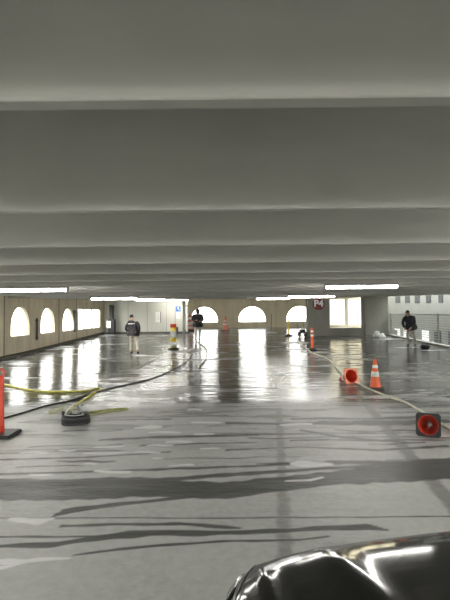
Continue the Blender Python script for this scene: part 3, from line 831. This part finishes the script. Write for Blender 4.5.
# path param s (0..1): (y,z) along the centre line, from chin over the hood to the tail
PATH = [(-.12, .16), (-.03, .26), (.0, .40), (-.01, .52), (-.05, .61), (-.13, .68), (-.26, .725), (-.45, .76), (-.75, .80), (-1.05, .84), (-1.3, .87), (-2.0, .90), (-3.0, .92), (-3.9, .95), (-4.4, .93), (-4.62, .80), (-4.68, .5), (-4.6, .22)]
SPL = catmull([Vector((0, a, b_)) for a, b_ in PATH], 6)
NS = len(SPL) - 1
def surf(s, t):       # s index along SPL, t across -1..1
    i = min(int(s), NS - 1); q = SPL[i].lerp(SPL[i + 1], s - i); y, z = q.y, q.z
    at_ = abs(t); end = max(0, 1 - abs(y + 2.3) / 2.4)
    hw = .90 - .14 * max(0, 1 + y / .9) ** 2 * (1 if y > -.9 else 0) - .1 * max(0, (-y - 3.8) / .9) ** 2
    x = hw * math.sin(t * PI / 2 * .93) / math.sin(PI / 2 * .93)
    bulge = .30 * at_ ** 3.2 * max(0, 1 + y / 1.3) if y > -1.3 else 0
    y2 = y - bulge + (.12 * at_ ** 3 if y < -4.2 else 0)
    drop = .11 * at_ ** 5 + .02 * at_ ** 2
    crest = 0
    if y < -.05 and y > -1.4:
        g = min(1, (-y - .05) / .3)
        crest = g * (.022 * math.exp(-((at_ - .60) / .05) ** 2) + .014 * math.exp(-((at_ - .30) / .04) ** 2))
    return Vector((x, y2, z - drop * (1 if z > .45 else 0) + crest))
bm = bmesh.new(); NT = 60; G = []
for i in range(NS * 2 + 1):
    G.append([bm.verts.new(surf(i / 2, -1 + 2 * j / NT)) for j in range(NT + 1)])
for a, b_ in zip(G, G[1:]):
    for j in range(NT): bm.faces.new((a[j], a[j + 1], b_[j + 1], b_[j]))
def zbot(y):
    z = .2
    for yc in (-.93, -3.62):
        d = .36 ** 2 - (y - yc) ** 2
        if d > 0: z = max(z, .32 + math.sqrt(d))
    return z
for side in (0, NT):
    prevc = None
    for row in G:
        top = row[side].co; sg_ = -1 if side == 0 else 1
        zb = zbot(top.y); colv = [row[side]]
        for k in range(1, 7):
            t = k / 6; z = top.z + (min(zb, top.z - .005) - top.z) * t
            colv.append(bm.verts.new((top.x + sg_ * .035 * math.sin(t * PI * .8), top.y, z)))
        if prevc:
            for k in range(6): bm.faces.new((prevc[k], prevc[k + 1], colv[k + 1], colv[k]))
        prevc = colv
obj('body_shell', bm, M['paint'], car, True)
def patch(name, s0, s1, t0, t1, off, m, n=10, shape=None):
    bm = bmesh.new(); T = []; Bt = []
    for i in range(n + 1):
        r1_, r2_ = [], []
        for j in range(n + 1):
            s = s0 + (s1 - s0) * i / n; f = j / n
            a0, a1 = (t0, t1) if not shape else shape(i / n)
            t = a0 + (a1 - a0) * f
            p0 = surf(s, t); nrm = (surf(min(s + .3, NS - .01), t) - surf(max(s - .3, 0), t)).cross(surf(s, min(t + .02, 1)) - surf(s, max(t - .02, -1)))
            nrm.normalize(); nrm = nrm if nrm.z > 0 or (abs(nrm.z) < .3 and nrm.y > 0) else -nrm
            r1_.append(bm.verts.new(p0 + nrm * off)); r2_.append(bm.verts.new(p0 - nrm * .01))
        T.append(r1_); Bt.append(r2_)
    for i in range(n):
        for j in range(n):
            bm.faces.new((T[i][j], T[i][j + 1], T[i + 1][j + 1], T[i + 1][j])); bm.faces.new((Bt[i][j], Bt[i + 1][j], Bt[i + 1][j + 1], Bt[i][j + 1]))
        for a, b_ in ((T, Bt),):
            bm.faces.new((a[i][0], a[i + 1][0], b_[i + 1][0], b_[i][0])); bm.faces.new((a[i][n], b_[i][n], b_[i + 1][n], a[i + 1][n]))
    for j in range(n):
        bm.faces.new((T[0][j], Bt[0][j], Bt[0][j + 1], T[0][j + 1])); bm.faces.new((T[n][j], T[n][j + 1], Bt[n][j + 1], Bt[n][j]))
    return obj(name, bm, m, car, True)
for s in (-1, 1):
    h = patch('headlight', 22, 36, s * .62, s * .97, .006, M['lens'], shape=lambda f, s=s: (s * (.60 + .16 * f), s * (.90 + .07 * f)))
    hp = patch('headlight_rim', 21.4, 22.4, s * .58, s * .92, .010, M['trim'], 6)
    patch('hood_seam', 30, 60, s * .80, s * .81, .0025, M['black'], 20, shape=lambda f, s=s: (s * (.60 + .22 * min(1, f * 2.2)), s * (.608 + .22 * min(1, f * 2.2))))
patch('grille', 10, 20, -.42, .42, .008, M['darksteel'])
patch('grille_trim', 20, 21.2, -.45, .45, .012, M['trim'])
# cabin
bm = bmesh.new(); prof = [(-1.15, .86), (-1.45, 1.08), (-1.85, 1.34), (-2.3, 1.42), (-2.9, 1.42), (-3.4, 1.32), (-3.8, 1.12), (-4.1, .94)]
R_ = []
for y, z in prof:
    hw = .74 - (z - .86) * .28
    R_.append([bm.verts.new(q) for q in ((-.80, y, .84), (-hw - .02, y, z - .04), (-hw * .8, y, z), (0, y, z + .02), (hw * .8, y, z), (hw + .02, y, z - .04), (.80, y, .84))])
for a, b_ in zip(R_, R_[1:]):
    for j in range(6): bm.faces.new((a[j], a[j + 1], b_[j + 1], b_[j]))
bm.faces.new(R_[0]); bm.faces.new(R_[-1][::-1]); bm.faces.new([r[0] for r in R_] + [r[6] for r in R_][::-1])
obj('cabin_glass', bm, M['glass'], car, False)
obj('roof', B(-.55, .55, -2.95, -2.0, 1.41, 1.455, bev=.02), M['paint'], car)
for y in (-.93, -3.62):
    for s in (-1, 1):
        w_ = obj('wheel', lathe([(0, -.09), (.2, -.09), (.3, -.1), (.32, -.07), (.32, .07), (.3, .1), (.2, .09), (.18, .05), (0, .06)], 32), M['black'], car, False)
        w_.location = (s * .80, y, .32); w_.rotation_euler = (0, s * PI / 2, 0)
        rm = obj('rim', lathe([(0, .07), (.05, .075), (.17, .085), (.19, .1), (.19, .06), (0, .05)], 20), M['steel'], w_)
tag(car, 'glossy black car, only its front corner and hood seen at bottom right', 'car')

# ------------------------------------------------------------------ light: overcast sky
w = bpy.data.worlds.new('sky'); sc.world = w; w.use_nodes = True
n = w.node_tree.nodes; l = w.node_tree.links
bg = n['Background']; bg.inputs['Strength'].default_value = 3.6
tc = n.new('ShaderNodeTexCoord'); sp = n.new('ShaderNodeSeparateXYZ'); l.new(tc.outputs['Generated'], sp.inputs[0])
rp = n.new('ShaderNodeValToRGB'); l.new(sp.outputs['Z'], rp.inputs['Fac'])
rp.color_ramp.elements[0].position = 0; rp.color_ramp.elements[0].color = (.98, .97, .92, 1)
rp.color_ramp.elements[1].position = .6; rp.color_ramp.elements[1].color = (.95, 1, 1.0, 1)
l.new(rp.outputs['Color'], bg.inputs['Color'])
